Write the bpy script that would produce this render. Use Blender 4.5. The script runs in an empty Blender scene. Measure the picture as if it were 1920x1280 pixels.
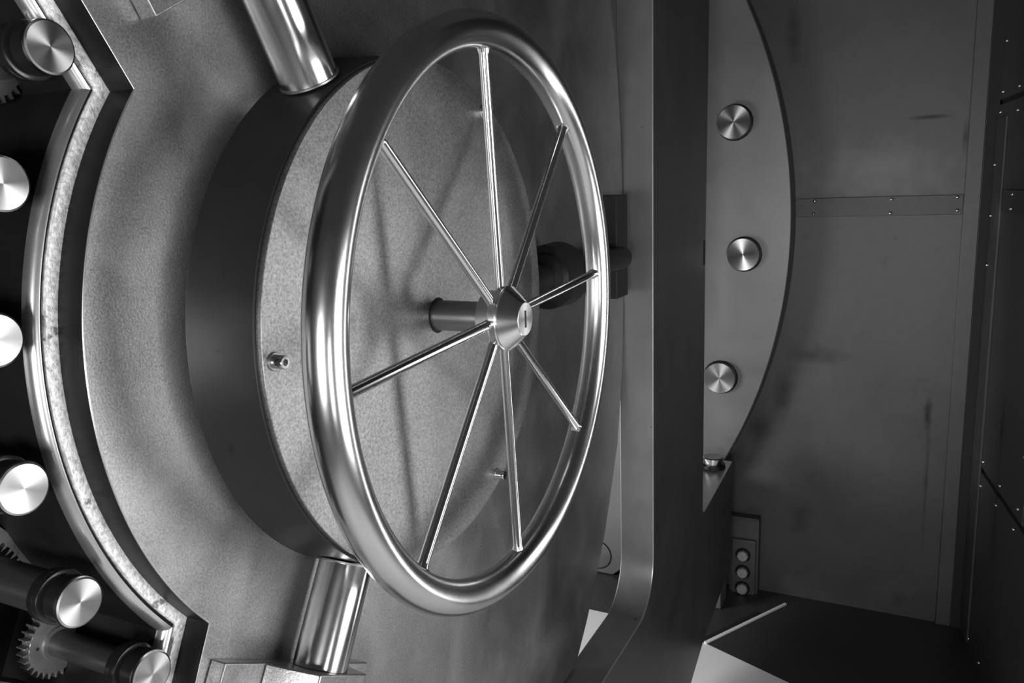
import bpy, bmesh, math, random
from mathutils import Vector, Matrix
from mathutils.geometry import tessellate_polygon
random.seed(3)
PI = math.pi
sc = bpy.context.scene
col = sc.collection
H = 1.30          # height of the hand wheel's centre above the floor
R = math.radians

# ------------------------------------------------------------------ camera
cam = bpy.data.cameras.new('camera'); cam_o = bpy.data.objects.new('camera', cam); col.objects.link(cam_o)
right = Vector((0.8951785922, 0.4444850912, -0.0329892664))
down = Vector((0.0517563096, -0.1771792709, -0.9828167634))
fwd = Vector((-0.4426924129, 0.8780891240, -0.1816119983))
rot = Matrix((right, -down, -fwd)).transposed()
cam_o.matrix_world = Matrix.Translation((0.40433392, -0.77965397, 0.13540361 + H)) @ rot.to_4x4()
cam.sensor_width = 36.0
cam.lens = 1504.677 / 1920 * 36.0
cam.clip_start = 0.01
sc.camera = cam_o

# ------------------------------------------------------------------ light and exposure
sc.view_settings.view_transform = 'Standard'
sc.view_settings.look = 'None'
sc.view_settings.gamma = 1.0
sc.view_settings.use_curve_mapping = False
sc.view_settings.exposure = 0.0
w = bpy.data.worlds.new('world'); sc.world = w; w.use_nodes = True
w.node_tree.nodes['Background'].inputs[0].default_value = (1, 1, 1, 1)
w.node_tree.nodes['Background'].inputs[1].default_value = 0.035

def area(name, loc, target, sx, sy, power):
    l = bpy.data.lights.new(name, 'AREA'); l.shape = 'RECTANGLE'; l.size = sx; l.size_y = sy; l.energy = power
    o = bpy.data.objects.new(name, l); col.objects.link(o)
    o.location = Vector(loc) + Vector((0, 0, H))
    o.rotation_euler = (Vector(target) - Vector(loc)).to_track_quat('-Z', 'Y').to_euler()
    return o
area('window_light', (1.75, 0.10, -0.28), (0.0, -0.15, -0.02), 0.95, 0.95, 24)
area('hub_fill', (1.25, -1.05, -0.30), (0.0, 0.0, 0.0), 0.30, 0.5, 2.8)  # added light with no known source, brightens the hub cone
area('streak_fill', (1.05, 1.20, -0.50), (0.0, 0.0, -0.30), 0.16, 1.40, 5.0)  # added tall strip light out of view, shaped to draw streaks on the rim
area('far_fill', (0.5, -1.75, -0.15), (0.35, 1.9, -0.1), 0.45, 0.45, 26)  # added fill from the camera side, lifts the back wall and round frame
area('gap_fill', (-1.5, 0.6, -0.55), (-0.55, 1.75, -1.25), 0.6, 0.6, 26)  # unseen added fill for the floor and frame in the left gap

# ------------------------------------------------------------------ helpers
def mat(name, base, rough=0.4, metal=1.0, fine=0.0, fscale=150, large=0.0, lscale=5, bump=0.0, rvar=0.0,
        aniso=0.0, axis=None, arot=0.0, stretch=(1, 1, 1), spots=0.0, sscale=20, spot_col=0.02, spot_w=0.08, spot_at=0.62, spec=0.5):
    m = bpy.data.materials.new(name); m.use_nodes = True
    nt = m.node_tree; N = nt.nodes; L = nt.links
    b = N['Principled BSDF']
    b.inputs['Metallic'].default_value = metal
    b.inputs['Roughness'].default_value = rough
    b.inputs['Specular IOR Level'].default_value = spec
    tc = N.new('ShaderNodeTexCoord'); mp = N.new('ShaderNodeMapping'); mp.inputs['Scale'].default_value = stretch
    L.new(tc.outputs['Object'], mp.inputs['Vector'])
    def noise(scale, det=4, src=mp, dist=0.0):
        n = N.new('ShaderNodeTexNoise'); n.inputs['Scale'].default_value = scale; n.inputs['Detail'].default_value = det
        n.inputs['Roughness'].default_value = 0.6; n.inputs['Distortion'].default_value = dist
        L.new(src.outputs[0 if src is mp else 'Object'], n.inputs['Vector']); return n.outputs['Fac']
    def math_(op, a, c):
        n = N.new('ShaderNodeMath'); n.operation = op
        for i, v in enumerate((a, c)):
            if isinstance(v, (int, float)): n.inputs[i].default_value = v
            else: L.new(v, n.inputs[i])
        return n.outputs[0]
    val = None
    nf = noise(fscale, 5) if (fine or bump) else None
    nl = noise(lscale, 5, tc, 0.6) if (large or rvar) else None
    v = 1.0
    if fine: v = math_('ADD', math_('MULTIPLY', math_('SUBTRACT', nf, 0.5), fine * 2), v)
    if large: v = math_('ADD', math_('MULTIPLY', math_('SUBTRACT', nl, 0.5), large * 2), v)
    if spots or not isinstance(v, float):
        v = math_('MULTIPLY', v, base)
        if spots:
            ns = noise(sscale, 8, tc, 0.3)
            mr = N.new('ShaderNodeMapRange'); mr.inputs[1].default_value = spot_at; mr.inputs[2].default_value = spot_at + spot_w
            mr.inputs[3].default_value = 0; mr.inputs[4].default_value = spots
            L.new(ns, mr.inputs[0])
            mx = N.new('ShaderNodeMix'); mx.data_type = 'FLOAT'
            L.new(mr.outputs[0], mx.inputs[0]); L.new(v, mx.inputs[2]); mx.inputs[3].default_value = spot_col
            v = mx.outputs[0]
        cc = N.new('ShaderNodeCombineColor')
        for i in range(3): L.new(v, cc.inputs[i])
        L.new(cc.outputs[0], b.inputs['Base Color'])
    else:
        b.inputs['Base Color'].default_value = (base, base, base, 1)
    if rvar:
        L.new(math_('ADD', math_('MULTIPLY', math_('SUBTRACT', nl, 0.5), rvar * 2), rough), b.inputs['Roughness'])
    if bump:
        bp = N.new('ShaderNodeBump'); bp.inputs['Strength'].default_value = bump; bp.inputs['Distance'].default_value = 0.002
        L.new(nf, bp.inputs['Height']); L.new(bp.outputs[0], b.inputs['Normal'])
    if aniso:
        b.inputs['Anisotropic'].default_value = aniso; b.inputs['Anisotropic Rotation'].default_value = arot
        t = N.new('ShaderNodeTangent'); t.direction_type = 'RADIAL'; t.axis = axis or 'X'
        L.new(t.outputs[0], b.inputs['Tangent'])
    return m

M = {}
M['plate'] = mat('worn_grey_steel_plate', 0.37, 0.355, 0.97, fine=0.75, fscale=520, large=0.5, lscale=7, bump=0.10, rvar=0.10, spots=0.35, sscale=14, spot_col=0.6, spot_w=0.2, spot_at=0.56)
M['drum'] = mat('dark_smooth_steel', 0.032, 0.42, 0.6, fine=0.15, fscale=60, large=0.3, lscale=6, spots=0.8, sscale=26, spot_at=0.68, spot_w=0.03)
M['disc'] = mat('grained_grey_steel_disc', 0.33, 0.37, 0.97, fine=0.95, fscale=420, large=0.4, lscale=6, bump=0.12, rvar=0.10, spots=0.5, sscale=16, spot_col=0.12, spot_at=0.64, spot_w=0.1)
M['wheel'] = mat('brushed_stainless_steel', 0.60, 0.21, 1.0, fine=0.06, fscale=400, aniso=0.25, axis='X', arot=0.25, large=0.08, lscale=14, rvar=0.05)
M['hubface'] = mat('turned_hub_face', 0.6, 0.38, 1.0, fine=0.1, fscale=90, aniso=0.7, axis='X')
M['hub'] = mat('turned_hub_steel', 0.75, 0.19, 1.0, fine=0.1, fscale=90, aniso=0.35, axis='X')
M['spoke'] = mat('polished_steel_rod', 0.70, 0.16, 1.0)
M['turned'] = mat('turned_bright_steel', 0.48, 0.32, 1.0, fine=0.1, fscale=90, aniso=0.85, axis='X')
M['turned_y'] = mat('turned_steel_along_wall', 0.42, 0.30, 1.0, fine=0.1, fscale=60, aniso=0.85, axis='Y')
M['shaft'] = mat('satin_dark_steel_shaft', 0.33, 0.38, 1.0, fine=0.1, fscale=60)
M['rod'] = mat('polished_steel_thrust_rod', 0.66, 0.17, 1.0, large=0.15, lscale=10, rvar=0.06)
M['oily'] = mat('oily_black_steel', 0.035, 0.22, 0.6, large=0.6, lscale=30, spots=0.6, sscale=50, spot_col=0.15, spot_at=0.66)
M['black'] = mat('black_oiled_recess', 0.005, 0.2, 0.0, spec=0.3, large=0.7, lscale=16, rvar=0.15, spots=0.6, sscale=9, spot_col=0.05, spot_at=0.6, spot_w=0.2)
M['side'] = mat('dark_cut_edge', 0.012, 0.4, 0.2, large=0.5, lscale=20, spec=0.12)
M['worn'] = mat('scraped_bright_steel_lip', 0.95, 0.40, 0.35, fine=0.9, fscale=220, bump=0.6, large=0.2, lscale=30, spots=0.7, sscale=60, spot_col=0.08, spot_at=0.6, spot_w=0.05)
M['lip'] = mat('smooth_bright_steel_highlight', 0.62, 0.28, 0.9, large=0.2, lscale=30)
M['gear'] = mat('grey_gear_steel', 0.30, 0.42, 0.8, fine=0.2, fscale=100, spots=0.7, sscale=60, spot_at=0.64)
M['gear_shaft'] = mat('dark_gear_shaft_steel', 0.14, 0.35, 0.8, fine=0.2, fscale=80, stretch=(0.1, 1, 1))
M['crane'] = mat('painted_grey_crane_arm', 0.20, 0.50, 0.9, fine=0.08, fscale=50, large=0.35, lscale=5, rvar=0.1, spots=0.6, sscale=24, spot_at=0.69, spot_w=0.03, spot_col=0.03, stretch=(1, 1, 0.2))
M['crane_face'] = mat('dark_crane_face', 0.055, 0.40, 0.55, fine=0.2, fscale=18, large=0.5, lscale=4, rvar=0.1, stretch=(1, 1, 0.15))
M['ring'] = mat('pale_grey_frame_face', 0.175, 0.42, 0.6, fine=0.05, fscale=60, large=0.25, lscale=4, rvar=0.08, spots=0.4, sscale=30, spot_at=0.7, spot_w=0.03, spot_col=0.08)
M['wall'] = mat('dull_steel_wall_sheet', 0.085, 0.50, 0.5, fine=0.12, fscale=30, large=0.45, lscale=3, rvar=0.1, spots=0.6, sscale=7, spot_at=0.64, spot_w=0.08, spot_col=0.035)
M['wall2'] = mat('dull_steel_wall_strap', 0.07, 0.50, 0.5, fine=0.12, fscale=30, large=0.4, lscale=6, spots=0.5, sscale=12, spot_at=0.66)
M['gap'] = mat('black_wall_backing', 0.008, 0.7, 0.0, large=0.3)
M['rivet'] = mat('bright_rivet_head', 0.8, 0.2, 1.0)
M['floor'] = mat('pale_vinyl_floor', 0.75, 0.6, 0.0, fine=0.05, fscale=80, large=0.08, lscale=4)
M['floor_dark'] = mat('dark_steel_floor_plate', 0.05, 0.5, 0.4, fine=0.1, fscale=60, large=0.3, lscale=4)
M['brass'] = mat('bright_threshold_strip', 0.9, 0.45, 0.2, fine=0.1, fscale=60)
M['nut'] = mat('matte_grey_nut', 0.45, 0.5, 0.6, fine=0.3, fscale=80)
M['bracket'] = mat('dark_grey_bracket_steel', 0.11, 0.45, 0.6, fine=0.2, fscale=50, large=0.3)

def stain_and_lighten(m, ax, spots):
    # dirt with a shape of its own, paler patches for negative strength: soft ellipses (centre, radii, strength) in the sheet's own coordinates
    nt = m.node_tree; N = nt.nodes; L = nt.links; b = N['Principled BSDF']
    src = b.inputs['Base Color'].links[0].from_socket
    tc = N.new('ShaderNodeTexCoord'); nz = N.new('ShaderNodeTexNoise'); nz.inputs['Scale'].default_value = 18; nz.inputs['Detail'].default_value = 5
    L.new(tc.outputs['Object'], nz.inputs['Vector'])
    sx = N.new('ShaderNodeSeparateXYZ'); L.new(tc.outputs['Object'], sx.inputs[0])
    def mt_(op, a, c=None, cl=False):
        n = N.new('ShaderNodeMath'); n.operation = op; n.use_clamp = cl
        for i, v in enumerate((a, c)):
            if v is None: continue
            if isinstance(v, (int, float)): n.inputs[i].default_value = v
            else: L.new(v, n.inputs[i])
        return n.outputs[0]
    wob = mt_('MULTIPLY', mt_('SUBTRACT', nz.outputs['Fac'], 0.5), 1.6)
    fac = None
    for (cx, cz, rx, rz, st) in spots:
        dx = mt_('DIVIDE', mt_('SUBTRACT', sx.outputs[ax], cx), rx); dz = mt_('DIVIDE', mt_('SUBTRACT', sx.outputs['Z'], cz), rz)
        d = mt_('SQRT', mt_('ADD', mt_('MULTIPLY', dx, dx), mt_('MULTIPLY', dz, dz)))
        k = mt_('MULTIPLY', mt_('SUBTRACT', 1.0, mt_('ADD', d, wob), True), st)
        f = mt_('SUBTRACT', 1.0, k); fac = f if fac is None else mt_('MULTIPLY', fac, f)
    vm = N.new('ShaderNodeVectorMath'); vm.operation = 'SCALE'; L.new(src, vm.inputs[0]); L.new(fac, vm.inputs['Scale'])
    L.new(vm.outputs[0], b.inputs['Base Color'])
M['wall_panel'] = M['wall'].copy(); M['wall_panel'].name = 'dull_steel_wall_panel'
stain_and_lighten(M['wall'], 'X', [(0.470, -0.60, 0.014, 0.07, 0.8), (0.477, -0.86, 0.008, 0.26, 0.5), (0.43, 0.318, 0.08, 0.008, 0.8), (0.523, 0.26, 0.010, 0.06, 0.6),
                       (0.13, -0.43, 0.11, 0.04, 0.5), (0.03, -0.56, 0.04, 0.09, 0.6), (-0.05, -0.70, 0.05, 0.08, 0.5), (0.30, 0.17, 0.22, 0.12, -0.5), (0.03, 0.60, 0.03, 0.10, 0.5), (0.10, -1.0, 0.05, 0.07, 0.4)])
stain_and_lighten(M['wall_panel'], 'Y', [(0.32, -0.53, 0.025, 0.08, 0.8), (0.32, -0.75, 0.012, 0.22, 0.5), (0.10, 0.02, 0.05, 0.09, -0.7)])

def mesh_obj(name, bm, m, parent=None, loc=(0, 0, 0), smooth=35, bevel=0.0, segs=2):
    bmesh.ops.recalc_face_normals(bm, faces=bm.faces)
    me = bpy.data.meshes.new(name); bm.to_mesh(me); bm.free()
    me.materials.append(m)
    if smooth:
        me.polygons.foreach_set('use_smooth', [True] * len(me.polygons))
        me.set_sharp_from_angle(angle=R(smooth))
    o = bpy.data.objects.new(name, me); col.objects.link(o)
    o.location = loc
    if parent: o.parent = parent
    if bevel:
        b = o.modifiers.new('bevel', 'BEVEL'); b.width = bevel; b.segments = segs; b.limit_method = 'ANGLE'; b.angle_limit = R(40)
    return o
def thing(name, label, cat, loc, group=None):
    o = bpy.data.objects.new(name, None); col.objects.link(o); o.empty_display_size = 0.05
    o.location = Vector(loc) + Vector((0, 0, H)); o['label'] = label; o['category'] = cat
    if group: o['group'] = group
    return o
def up(o):       # a top-level mesh built in wheel coordinates: lift to real height
    o.location.z += H; return o
def struct(o):
    up(o); o['kind'] = 'structure'; return o
def lathe(prof, seg=64, rf=None, axis='X', off=(0, 0, 0), bm=None, mtx=None):
    bm = bm or bmesh.new(); rings = []; off = Vector(off)
    for j, (x, r) in enumerate(prof):
        def tr(p):
            if axis == 'Y': p = Vector((p.z, p.x, p.y))
            elif axis == 'Z': p = Vector((p.y, p.z, p.x))
            if mtx: p = mtx @ p
            return p + off
        if r <= 1e-7: rings.append([bm.verts.new(tr(Vector((x, 0, 0))))]); continue
        ring = []
        for i in range(seg):
            a = 2 * PI * i / seg; q = r * (rf(j, a) if rf else 1)
            ring.append(bm.verts.new(tr(Vector((x, q * math.sin(a), q * math.cos(a))))))
        rings.append(ring)
    for A, B in zip(rings, rings[1:]):
        if len(A) == 1 and len(B) == 1: continue
        for i in range(seg):
            k = (i + 1) % seg
            if len(A) == 1: bm.faces.new((A[0], B[i], B[k]))
            elif len(B) == 1: bm.faces.new((A[i], A[k], B[0]))
            else: bm.faces.new((A[i], A[k], B[k], B[i]))
    return bm
def prism(poly, a, b, plane='YZ', bm=None, mtx=None):
    """poly of 2-D points extruded between a and b along the remaining axis"""
    bm = bm or bmesh.new()
    def P(p, t):
        v = {'YZ': Vector((t, p[0], p[1])), 'XZ': Vector((p[0], t, p[1])), 'XY': Vector((p[0], p[1], t))}[plane]
        return mtx @ v if mtx else v
    A = [bm.verts.new(P(p, a)) for p in poly]; B = [bm.verts.new(P(p, b)) for p in poly]
    if len(poly) > 12:
        for tri in tessellate_polygon([[Vector((p[0], p[1], 0)) for p in poly]]):
            bm.faces.new([A[i] for i in tri]); bm.faces.new([B[i] for i in reversed(tri)])
    else:
        bm.faces.new(A); bm.faces.new(B[::-1])
    for i in range(len(poly)):
        k = (i + 1) % len(poly); bm.faces.new((A[k], A[i], B[i], B[k]))
    return bm
def box(x0, x1, y0, y1, z0, z1, bm=None, mtx=None):
    return prism([(y0, z0), (y1, z0), (y1, z1), (y0, z1)], x0, x1, bm=bm, mtx=mtx)
def pol(r, deg): return (r * math.cos(R(deg)), r * math.sin(R(deg)))   # (Y, Z)
def radial(deg):     # local X runs outwards along the radius, local Z stays along the wheel's axis
    d = Vector((0, math.cos(R(deg)), math.sin(R(deg)))); t = Vector((0, -d.z, d.y)); n = Vector((1, 0, 0))
    return Matrix((d, t, n)).transposed()          # columns d, t, n

XP = -0.163      # front of the door plate
XB = -0.193      # its back

# ------------------------------------------------------------------ the setting
WY = 2.0
fl = struct(mesh_obj('floor', prism([(-3.2, -3.0), (3.0, -3.0), (3.0, 1.60), (-3.2, 1.66)], -1.32, -1.30, 'XY'), M['floor']))
bm = prism([(-3.2, 1.66), (-0.30, 1.65), (0.143, 1.467), (0.6, 1.27), (3.0, 0.6), (3.0, 3.0), (-3.2, 3.0)], -1.325, -1.299, 'XY')
struct(mesh_obj('floor', bm, M['floor_dark']))
wb = struct(mesh_obj('wall_back', box(-3.2, 0.60, WY, WY + 0.05, -1.32, 1.5), M['wall']))
def rivets(parent, pts, r=0.0055):
    me = None
    for (x, y, z, n) in pts:
        if me is None:
            bm = bmesh.new(); bmesh.ops.create_uvsphere(bm, u_segments=8, v_segments=5, radius=r)
            o = mesh_obj('rivet', bm, M['rivet'], parent, smooth=60); me = o.data
        else:
            o = bpy.data.objects.new('rivet', me); col.objects.link(o); o.parent = parent
        o.location = (x, y, z)
t = struct(mesh_obj('trim_1', box(0.03, 0.528, WY - 0.007, WY + 0.001, 0.028, 0.087), M['wall2'], bevel=0.001))
rivets(t, [(x, WY - 0.008, z, 0) for x, z in ((0.111, 0.078), (0.109, 0.038), (0.334, 0.078), (0.332, 0.036), (0.512, 0.080), (0.514, 0.041))])
t = struct(mesh_obj('trim_2', box(0.529, 0.572, WY - 0.012, WY + 0.001, -1.30, 1.4), M['wall'], bevel=0.002))
struct(mesh_obj('trim_3', box(0.574, 0.602, WY - 0.014, WY - 0.002, -1.30, 1.4), M['gap']))
# right wall, splayed: u runs along it towards the camera, v is its thickness
dr = Vector((0.1346, -0.991, 0)).normalized(); nr = Vector((-0.991, -0.1346, 0)).normalized()
WM = Matrix((nr, dr, Vector((0, 0, 1)))).transposed().to_4x4(); WM.translation = Vector((0.60, WY, H))
wr = mesh_obj('wall_right', box(-0.06, -0.008, -0.02, 1.02, -1.32, 1.5), M['gap']); wr.matrix_world = WM; wr['kind'] = 'structure'
panels = [(0.012, 0.315, 0.352, 1.45), (0.322, 1.0, 0.352, 1.45),
          (0.012, 0.571, -0.712, 0.338), (0.583, 1.0, -0.712, 0.338),
          (0.012, 1.0, -1.30, -0.728)]
for (a, b, z0, z1) in panels:
    mesh_obj('panel', box(-0.010, 0.0, a, b, z0, z1), M['wall_panel'], wr, bevel=0.0015)
mesh_obj('corner_strip', box(0.0, 0.006, 0.03, 0.13, -1.28, 0.30), M['wall_panel'], wr, bevel=0.001)
mesh_obj('strap', box(0.0, 0.007, 0.165, 0.565, 0.038, 0.100), M['wall2'], wr, bevel=0.001)
rv = [(0.268, 0.089), (0.263, 0.051), (0.052, 0.508), (0.225, 0.368), (0.227, 0.307), (0.052, 0.371), (0.039, 0.316), (0.044, 0.17), (0.040, 0.025),
      (0.040, -0.119), (0.030, -0.27), (0.030, -0.414), (0.025, -0.56), (0.146, -0.69), (0.139, -0.767), (0.347, -0.69), (0.324, -0.755),
      (0.528, -0.685), (0.506, -0.748), (0.549, -0.542), (0.553, -0.40), (0.03, -0.941), (0.03, -1.108), (0.03, -1.27), (0.131, -1.268), (0.272, -1.264), (0.022, -0.69), (0.022, -0.773)]
rivets(wr, [(0.006 if 0.03 < u < 0.13 and z < 0.3 else (0.007 if 0.165 < u < 0.565 and 0.038 < z < 0.1 else 0.0), u, z, 0) for u, z in rv], 0.005)

# ------------------------------------------------------------------ round frame behind (face looks along -Y)
FC = (-1.633, -0.001); FR = 1.6875; FY = 1.90
ft = thing('vault_frame', 'large round pale grey steel frame face with curved right edge behind the upright bar', 'frame', (-0.5, FY, -1.30))
poly = []
for i in range(97):
    a = R(-50.2 + i * (50.2 + 46) / 96); poly.append((FC[0] + FR * math.cos(a) + 0.5, FC[1] + FR * math.sin(a) + 1.30))
poly += [(-2.0, poly[-1][1]), (-2.0, poly[0][1])]
mesh_obj('frame_face', prism(poly, 0.0, 0.099, 'XZ'), M['ring'], ft, bevel=0.004, smooth=20)
labels = {12.5: 'brushed round bolt end high on the curved grey frame, uppermost of three', -3.1: 'brushed round bolt end half way up the curved grey frame',
          -18.7: 'brushed round bolt end low on the curved grey frame, close beside the upright bar', -50.2: 'round bolt end at the frame bottom, in the gap left of the upright bar'}
for a, rr, L_ in ((12.5, 1.514, labels[12.5]), (-3.1, 1.516, labels[-3.1]), (-18.7, 1.526, labels[-18.7]), (-50.2, 1.562, labels[-50.2])):
    rr *= 1.019; x = FC[0] + rr * math.cos(R(a)); z = FC[1] + rr * math.sin(R(a))
    b = thing('frame_bolt', L_, 'bolt', (x, FY, z), 'round bolt ends on the curved frame')
    h_ = 0.022 if a > -40 else 0.003
    mesh_obj('bolt_face', lathe([(-h_, 0), (-h_, 0.0510), (-h_ * 0.85, 0.0535), (0.0, 0.0535)], 48, axis='Y'), M['turned_y'] if a > -40 else M['ring'], b, smooth=15)
    mesh_obj('collar', lathe([(-0.0015, 0.0536), (-0.0015, 0.0575), (0.0, 0.0575)], 48, axis='Y'), M['side'], b)

# floor plate with nuts, low bracket
nt = thing('floor_bracket', 'dark upright bracket plate with three pale nuts low on the back wall', 'bracket', (-0.08, 1.95, -1.30))
mesh_obj('back_plate', box(-0.052, 0.048, 0.012, 0.05, 0.0, 0.285), M['bracket'], nt, bevel=0.002)
mesh_obj('lip', box(-0.052, 0.048, 0.004, 0.03, 0.278, 0.287), M['wall'], nt, bevel=0.001)
mesh_obj('nut_plate', box(-0.043, 0.040, 0.0, 0.0119, 0.0, 0.205), M['bracket'], nt, bevel=0.002)
for z in (0.148, 0.084, 0.022):
    n = mesh_obj('nut', lathe([(-0.018, 0), (-0.018, 0.0165), (-0.015, 0.020), (0.0, 0.020)], 8, axis='Y', off=(-0.003, 0, z)), M['nut'], nt, smooth=10)
    mesh_obj('washer', lathe([(-0.003, 0.0), (-0.003, 0.026), (0.0, 0.026)], 24, axis='Y', off=(-0.003, 0, z)), M['side'], n)
o = up(mesh_obj('side_post', box(-0.30, -0.128, 1.806, 1.895, -1.299, -0.86), M['ring'], bevel=0.004)); o['label'] = 'grey steel post block behind the hinge arm, left of the three nuts'; o['category'] = 'post'

# threshold strip
th = thing('threshold_strip', 'bright thin metal threshold strip lying across the dark floor', 'strip', (-0.03, 1.75, -1.299))
d = Vector((0.063 + 0.135, 1.927 - 1.575, 0)); ln = d.length; d.normalize(); tt = Vector((-d.y, d.x, 0))
TM = Matrix((d, tt, Vector((0, 0, 1)))).transposed()
mesh_obj('strip', box(-ln / 2, ln / 2, -0.005, 0.005, 0.0, 0.006, mtx=TM), M['brass'], th, bevel=0.001)
mesh_obj('groove', box(-ln / 2, ln / 2 - 0.12, 0.007, 0.024, 0.0, 0.004, mtx=TM), M['gap'], th)

# ------------------------------------------------------------------ crane arm (the upright bar, slab parallel to the wheel)
XC = -0.096
ct = thing('crane_arm', 'heavy upright grey steel hinge bar that bends towards the lower left', 'hinge arm', (-0.13, 1.15, -1.25))
pts = [(0.9, 1.25), (0.9, -0.70)]
for i in range(1, 12):
    a = R(0 - i * 90 / 12); pts.append((0.79 + 0.11 * math.cos(a), -0.70 + 0.11 * math.sin(a)))
pts += [(0.79, -0.81), (-0.2, -0.81), (-0.2, -1.25), (1.20, -1.25), (1.27, -1.238), (1.416, -1.19), (1.62, -1.155), (1.80, -1.125), (1.80, -0.76), (1.40, -0.785), (1.383, -0.77), (1.383, 0.0), (1.395, 0.60), (1.40, 1.25)]
pts = [(y - 1.15, z + 1.25) for y, z in pts]
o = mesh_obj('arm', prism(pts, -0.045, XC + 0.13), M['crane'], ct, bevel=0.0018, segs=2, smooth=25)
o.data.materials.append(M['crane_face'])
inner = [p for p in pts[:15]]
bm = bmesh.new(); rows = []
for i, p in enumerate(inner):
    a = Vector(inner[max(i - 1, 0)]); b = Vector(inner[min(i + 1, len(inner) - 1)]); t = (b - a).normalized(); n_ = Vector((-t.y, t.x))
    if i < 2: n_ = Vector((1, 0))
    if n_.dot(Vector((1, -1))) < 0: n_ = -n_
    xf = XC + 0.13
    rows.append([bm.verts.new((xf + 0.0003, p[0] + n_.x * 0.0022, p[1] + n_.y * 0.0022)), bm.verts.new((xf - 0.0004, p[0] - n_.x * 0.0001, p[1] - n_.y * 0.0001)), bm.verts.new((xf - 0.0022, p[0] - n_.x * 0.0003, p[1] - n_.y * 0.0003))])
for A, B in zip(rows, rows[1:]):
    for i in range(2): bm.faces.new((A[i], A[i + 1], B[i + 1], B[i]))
mesh_obj('arris_highlight', bm, M['lip'], ct, smooth=60)  # bright strip standing in for the light caught on the front arris
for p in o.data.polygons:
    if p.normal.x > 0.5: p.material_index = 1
mesh_obj('slot', box(XC + 0.13, XC + 0.1304, 1.357 - 1.15, 1.380 - 1.15, -0.070 + 1.25, -0.004 + 1.25), M['gap'], ct, bevel=0.0)
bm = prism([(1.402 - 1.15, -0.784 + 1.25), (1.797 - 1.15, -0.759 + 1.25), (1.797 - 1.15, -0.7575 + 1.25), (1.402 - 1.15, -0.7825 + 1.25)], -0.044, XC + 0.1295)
mesh_obj('top_sheen_plate', bm, M['lip'], ct)  # bright sheet added in place of the frame's reflection on the ear top
hp = thing('hinge_pin', 'short round steel pin head with dark collar on top of the hinge arm', 'pin', (-0.146, 1.735, -0.7605))
mesh_obj('pin_head', lathe([(0.034, 0), (0.034, 0.030), (0.031, 0.033), (0.014, 0.033), (0.012, 0.028), (0.008, 0.028)], 40, axis='Z'), M['turned_y'], hp)
mesh_obj('collar', lathe([(0.010, 0), (0.010, 0.038), (0.0, 0.040)], 40, axis='Z'), M['side'], hp)

# ------------------------------------------------------------------ vault door: plate with windows on its works
dt = thing('vault_door', 'large worn grey steel door plate with a curved cut-out edge, standing behind the hand wheel', 'door', (-0.18, 0.2, -1.28))
def dl(v): return (v[0] + 0.18, v[1] - 0.2, v[2] + 1.28)
DM = Matrix.Translation((0.18, -0.2, 1.28))
ra = 0.3865
a0, a1 = 143.9, 219.9
arc = [pol(ra, a0 + (a1 - a0) * i / 72) for i in range(73)]
n0, n1 = arc[0], arc[-1]
arm_up = (n0[0] - 0.527 * 0.42, n0[1] + 0.85 * 0.42)
arm_dn = (n1[0] - 0.425 * 0.72, n1[1] - 0.905 * 0.72)
poly = [arm_up] + arc + [arm_dn, (-0.21, -0.93), (-0.21, -0.803), (0.583, -0.803), (0.645, -0.742), (0.698, -0.68), (0.762, -0.592), (0.815, -0.489), (0.848, -0.42), (0.863, -0.356), (0.885, -0.25), (0.897, -0.1), (0.898, 0.1), (0.888, 0.25), (0.872, 0.36), (0.85, 0.45), (0.82, 0.54), (0.77, 0.68), (0.66, 0.84), (0.5, 0.98), (-0.6, 0.98)]
bm = prism(poly, XP, XB, mtx=DM)
o = mesh_obj('door_plate', bm, M['plate'], dt, smooth=20)
o.data.materials.append(M['side'])
for p in o.data.polygons:
    if abs(p.normal.x) < 0.5: p.material_index = 1
# bright arris along the cut-out edge and the stepped lip behind it
path = [arm_up] + arc + [arm_dn]
def sweep(profile):
    bm = bmesh.new(); n = len(path); rows = []
    for i, p in enumerate(path):
        a = Vector(path[max(i - 1, 0)]); b = Vector(p); c = Vector(path[min(i + 1, n - 1)])
        t1 = (b - a).normalized() if i > 0 else (c - b).normalized(); t2 = (c - b).normalized() if i < n - 1 else t1
        n1_ = Vector((-t1.y, t1.x)); n2_ = Vector((-t2.y, t2.x)); m = (n1_ + n2_).normalized(); m /= max(0.3, m.dot(n1_))
        if m.dot(Vector((-1, 0))) < 0: m = -m
        rows.append([bm.verts.new(DM @ Vector((x, p[0] + m.x * o_, p[1] + m.y * o_))) for (o_, x) in profile])
    for A, B in zip(rows, rows[1:]):
        for i in range(len(profile) - 1): bm.faces.new((A[i], A[i + 1], B[i + 1], B[i]))
    return bm
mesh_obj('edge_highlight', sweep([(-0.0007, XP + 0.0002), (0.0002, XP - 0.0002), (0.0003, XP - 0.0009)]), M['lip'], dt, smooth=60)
mesh_obj('worn_lip', sweep([(-0.002, XB + 0.0002), (0.004, XB + 0.0008), (0.0095, XB + 0.0002), (0.0105, XB - 0.004)]), M['worn'], dt, smooth=60)
mesh_obj('lip_groove', sweep([(0.0105, XB - 0.004), (0.0135, XB - 0.004)]), M['side'], dt)
mesh_obj('outer_lip', sweep([(0.0135, XB - 0.004), (0.0140, XB - 0.0005), (0.0175, XB - 0.0015), (0.0205, XB - 0.006), (0.0210, XB - 0.012)]), M['lip'], dt, smooth=60)
mesh_obj('lip_wall', sweep([(0.0210, XB - 0.012), (0.0212, XB - 0.206)]), M['side'], dt)
mesh_obj('works_panel', box(-0.41, -0.40, -1.1, 0.1, -0.95, 0.95, mtx=DM), M['black'], dt)
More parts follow.
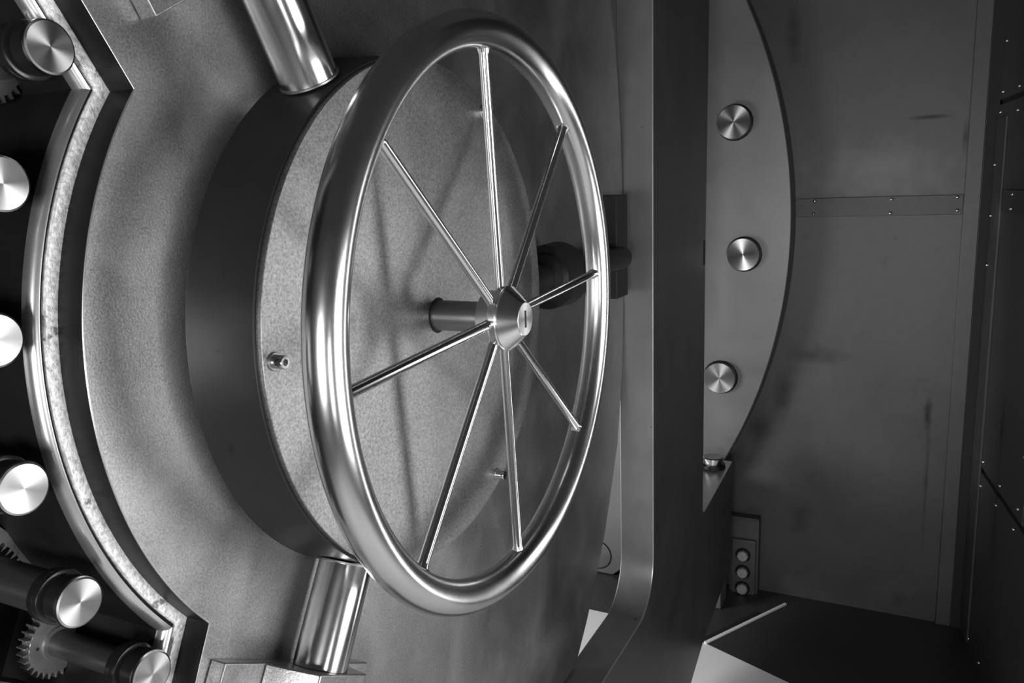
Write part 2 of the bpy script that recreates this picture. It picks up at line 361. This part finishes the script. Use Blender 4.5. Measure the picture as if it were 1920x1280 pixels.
mesh_obj('slant_strip', box(-0.0, 0.002, -0.01, 0.10, -0.001, 0.001, mtx=DM @ Matrix.Translation((-0.343, -0.352, -0.191)) @ Matrix.Rotation(R(-26), 4, 'X')), M['gear'], dt)  # thin pale strip set slantwise in front of the works panel

# drum and cover disc in the middle of the door
drum = thing('gear_drum', 'dark round steel drum with pale grained cover disc behind the hand wheel', 'drum', (XP, 0, 0))
mesh_obj('drum_body', lathe([(0.0, 0.2892), (0.001, 0.2886), (0.0735, 0.2845), (0.074, 0.2840), (0.074, 0.0)], 160), M['drum'], drum)
cov = mesh_obj('cover_disc', lathe([(0.0742, 0.2816), (0.0796, 0.2816), (0.0802, 0.2810), (0.0802, 0.0205), (0.0775, 0.0200), (0.0742, 0.0200)], 160, off=(0, 0, 0)), M['disc'], drum)
mesh_obj('shaft_seal', lathe([(0.0742, 0.0199), (0.0800, 0.0199), (0.0800, 0.0175), (0.0742, 0.0175)], 64), M['gap'], drum)
def hexr(j, a): return 1.0 if j < 4 else math.cos(PI / 6) / math.cos(((a) % (PI / 3)) - PI / 6)
for deg in (180, 61.5, -61.5):
    y, z = pol(0.268, deg)
    s = mesh_obj('cap_screw', lathe([(0, 0.0060), (0.0115, 0.0060), (0.0125, 0.0053), (0.0125, 0.0036), (0.0125, 0.0033), (0.0060, 0.0031), (0.0060, 0)], 24, hexr), M['spoke'], drum, loc=(0.0802, y, z))
    mesh_obj('washer', lathe([(0, 0.0085), (0.0012, 0.0085), (0.0016, 0.0080), (0.0016, 0.0055)], 24), M['shaft'], s)

# thrust rods at 120, -120 and 0 degrees
for deg, s0, s1, lab in ((120, 0.2865, 0.3935, 'polished steel rod running from the top of the dark drum up and left'),
                         (-120, 0.2865, 0.3935, 'polished steel rod running from the bottom of the dark drum down into its guide block'),
                         (0, 0.2865, 0.774, 'dark steel rod with round collar behind the wheel, running right from the drum')):
    y, z = pol(s0, deg)
    rt = thing('thrust_rod', lab, 'rod', (-0.125, y, z), 'thrust rods on the drum')
    r_ = 0.0285 if deg else 0.0225
    mesh_obj('rod', lathe([(0, 0), (0, r_), (s1 - s0, r_), (s1 - s0, 0)], 64, mtx=radial(deg)), M['rod'] if deg else M['drum'], rt)
    if deg == 0:
        mesh_obj('collar', lathe([(0.10, 0.0225), (0.102, 0.036), (0.112, 0.040), (0.113, 0.052), (0.165, 0.054), (0.168, 0.050), (0.168, 0.0225)], 64, mtx=radial(deg)), M['drum'], rt)
    else:
        mesh_obj('socket', lathe([(0.0, 0.0285), (0.0, 0.0300), (0.0018, 0.0300), (0.0022, 0.0285)], 64, mtx=radial(deg)), M['shaft'], rt)
# guide blocks
for deg, lab in ((120, 'grey flanged guide block at the top left edge of the picture'), (-120, 'grey flanged guide block holding the lower rod at the bottom edge')):
    g = thing('guide_block', lab, 'block', (XP, *pol(0.394, deg)), 'guide blocks on the door plate')
    mt = radial(deg)     # x: along radius, y: tangential, z: towards viewer
    sg = 1 if deg < 0 else -1
    pr = [(0.0, -0.118), (0.0, 0.118), (0.26, 0.118), (0.26, -0.118)]
    bm = bmesh.new(); prism(pr, 0.0, 0.018, 'XY', bm=bm, mtx=mt)
    mesh_obj('flange', bm, M['plate'], g, bevel=0.0012)
    # raised housing with chamfered flanks, cross-section in (tangential, height), extruded along the radius
    sec = [(-0.062, 0.0181), (0.062, 0.0181), (0.058, 0.034), (0.040, 0.070), (-0.040, 0.070), (-0.058, 0.034)]
    bm = bmesh.new(); A = []; B = []
    for (t_, h_) in sec:
        A.append(bm.verts.new(mt @ Vector((0.0, t_, h_)))); B.append(bm.verts.new(mt @ Vector((0.24, t_, h_))))
    bm.faces.new(A); bm.faces.new(B[::-1])
    for i in range(6): k = (i + 1) % 6; bm.faces.new((A[k], A[i], B[i], B[k]))
    mesh_obj('housing', bm, M['plate'], g, bevel=0.0015)
hl = up(mesh_obj('hinge_lug', box(XP, -0.135, 0.775, 0.845, -0.085, 0.125), M['gap'], bevel=0.002)); hl['label'] = 'black lug on the door plate beside the upright bar'; hl['category'] = 'lug'

# ------------------------------------------------------------------ locking bolts round the cut-out, and their gears
names = ['topmost locking bolt with bright turned face, at the upper left corner',
         'second locking bolt from the top, bright face cut by the left edge',
         'third locking bolt from the top, scuffed face mostly outside the left edge',
         'fourth locking bolt from the top, bright face touching the left edge',
         'fifth locking bolt from the top, bright face above the small toothed gear',
         'lowest locking bolt, bright face cut by the bottom edge']
pos = [(-0.368, 0.254), (-0.418, 0.154), (-0.439, 0.044), (-0.4355, -0.069), (-0.405, -0.176), (-0.349, -0.273)]
for i, ((y, z), lab) in enumerate(zip(pos, names)):
    b = thing('locking_bolt', lab, 'bolt', (-0.18, y, z), 'locking bolts along the curved cut-out')
    k = 0.0205
    mesh_obj('bolt_face', lathe([(0, 0), (0, 0.0185), (-0.0008, 0.0200), (-0.0030, k), (-0.0045, k), (-0.0045, 0)], 64), M['turned'], b, smooth=12)
    mesh_obj('collar', lathe([(-0.0046, 0), (-0.0046, k - 0.0006), (-0.018, k - 0.0008), (-0.019, k - 0.004), (-0.023, k - 0.004), (-0.023, k + 0.0010), (-0.0235, k + 0.0018), (-0.0265, k + 0.0018), (-0.027, k), (-0.029, k), (-0.0295, k + 0.0012), (-0.036, k + 0.001), (-0.038, k - 0.002), (-0.038, 0)], 64), M['oily'], b)
    mesh_obj('shaft', lathe([(-0.038, 0.0175 if i < 5 else 0.0125), (-0.219, 0.0175) if i < 5 else (-0.145, 0.0125), (-0.219 if i < 5 else -0.145, 0)], 48), M['gear_shaft'], b)

def gear_bm(n, rr, rt_, x0, x1, seg=None, inner=None):
    pts = []
    for i in range(n):
        for f_, r in ((0.0, rr), (0.28, rr), (0.45, rt_), (0.62, rt_), (0.79, rr)):
            a = 2 * PI * (i + f_) / n; pts.append((r * math.cos(a), r * math.sin(a)))
    return prism(pts, x0, x1)
g = thing('pinion_gear', 'small grey toothed gear on the lowest bolt shaft, bright tooth tips', 'gear', (-0.310, -0.349, -0.273))
gb = gear_bm(30, 0.0285, 0.0335, -0.012, 0.0); mesh_obj('gear_wheel', gb, M['gear'], g, smooth=0, bevel=0.0005, segs=1)
mesh_obj('gear_boss', lathe([(0, 0.0126), (0, 0.0165), (0.003, 0.0160), (0.003, 0.0126)], 48), M['gear'], g)
mesh_obj('pin_hole', lathe([(0.0004, 0), (0.0004, 0.0015), (0, 0.0015)], 12, off=(0, -0.020, 0.004)), M['gap'], g)
g = thing('top_pinion_gear', 'dark toothed gear behind the topmost locking bolt', 'gear', (-0.262, -0.368, 0.254))
mesh_obj('gear_wheel', gear_bm(28, 0.030, 0.035, -0.02, 0.0), M['gear_shaft'], g, smooth=0)
# internal toothed ring sector behind the fifth bolt
g = thing('ring_gear', 'grey toothed ring segment at the left edge above the fifth locking bolt', 'gear', (-0.31, -0.512, -0.243))
outer = [pol(0.163, 3 + i * 57 / 30) for i in range(31)]
inn = []
nt_ = 24
for i in range(nt_):
    for f_, r in ((0.0, 0.1545), (0.3, 0.1545), (0.55, 0.1475), (0.8, 0.1545)):
        inn.append(pol(r, 60 - 57 * (i + f_) / nt_))
mesh_obj('toothed_ring', prism(outer + inn, -0.008, 0.0), M['gear'], g, smooth=0)
g = thing('toothed_rack', 'dark rack with slanted teeth at the lower left corner of the works', 'gear', (-0.30, -0.40, -0.29))
mesh_obj('rack_bar', box(-0.03, 0.0, -0.06, 0.022, -0.03, 0.006, mtx=Matrix.Rotation(R(-38), 3, 'X')), M['gear_shaft'], g)
for i in range(8):
    mesh_obj('tooth', box(0.0, 0.003, -0.05 + i * 0.008, -0.0475 + i * 0.008, -0.006, 0.005, mtx=Matrix.Rotation(R(-38), 3, 'X')), M['gear'], g, smooth=0)

# ------------------------------------------------------------------ the hand wheel
hw = thing('hand_wheel', 'large brushed steel hand wheel with eight thin spokes and cone hub', 'wheel', (0, 0, 0))
WR, wr_ = 0.3, 0.0186
bm = bmesh.new(); S, T = 256, 40; rows = []
for i in range(S):
    a = 2 * PI * i / S
    rows.append([bm.verts.new((wr_ * math.sin(2 * PI * j / T), (WR + wr_ * math.cos(2 * PI * j / T)) * math.sin(a), (WR + wr_ * math.cos(2 * PI * j / T)) * math.cos(a))) for j in range(T)])
for i in range(S):
    A, B = rows[i], rows[(i + 1) % S]
    for j in range(T): k = (j + 1) % T; bm.faces.new((A[j], B[j], B[k], A[k]))
mesh_obj('rim', bm, M['wheel'], hw, smooth=80)
first = None
for i in range(8):
    a = -0.0705 + i * PI / 4          # measured from the top towards +Y
    deg = 90 - math.degrees(a)
    if first is None:
        L0, L1 = 0.028, WR - wr_ + 0.0012
        first = mesh_obj('spoke', lathe([(L0, 0), (L0, 0.0066), (L0 + 0.003, 0.0062), (L0 + 0.0052, 0.0054), (L1 - 0.0065, 0.0054), (L1 - 0.004, 0.0060), (L1 - 0.001, 0.0068), (L1, 0.0085), (L1, 0)], 32), M['spoke'], hw); o = first
    else:
        o = first.copy(); col.objects.link(o); o.parent = hw
    o.rotation_euler = radial(deg).to_euler()
mesh_obj('shaft', lathe([(-0.0885, 0), (-0.0885, 0.0174), (-0.017, 0.0174)], 64), M['shaft'], hw)
mesh_obj('hub', lathe([(-0.0185, 0.0174), (-0.0185, 0.0290), (-0.0175, 0.0300), (-0.003, 0.0318), (0.0005, 0.0352), (0.0015, 0.0358), (0.0085, 0.0362), (0.0095, 0.0358), (0.0100, 0.0345), (0.0108, 0.0345), (0.0112, 0.0354), (0.0282, 0.0190), (0.0285, 0.0182)], 96), M['hub'], hw, smooth=9)
mesh_obj('hub_face', lathe([(0.0285, 0.0183), (0.0287, 0.0180), (0.0287, 0.0)], 64), M['hubface'], hw, smooth=9)
mesh_obj('slot', box(0.0286, 0.0289, -0.0022, 0.0022, -0.0095, 0.0095), M['gap'], hw, bevel=0)
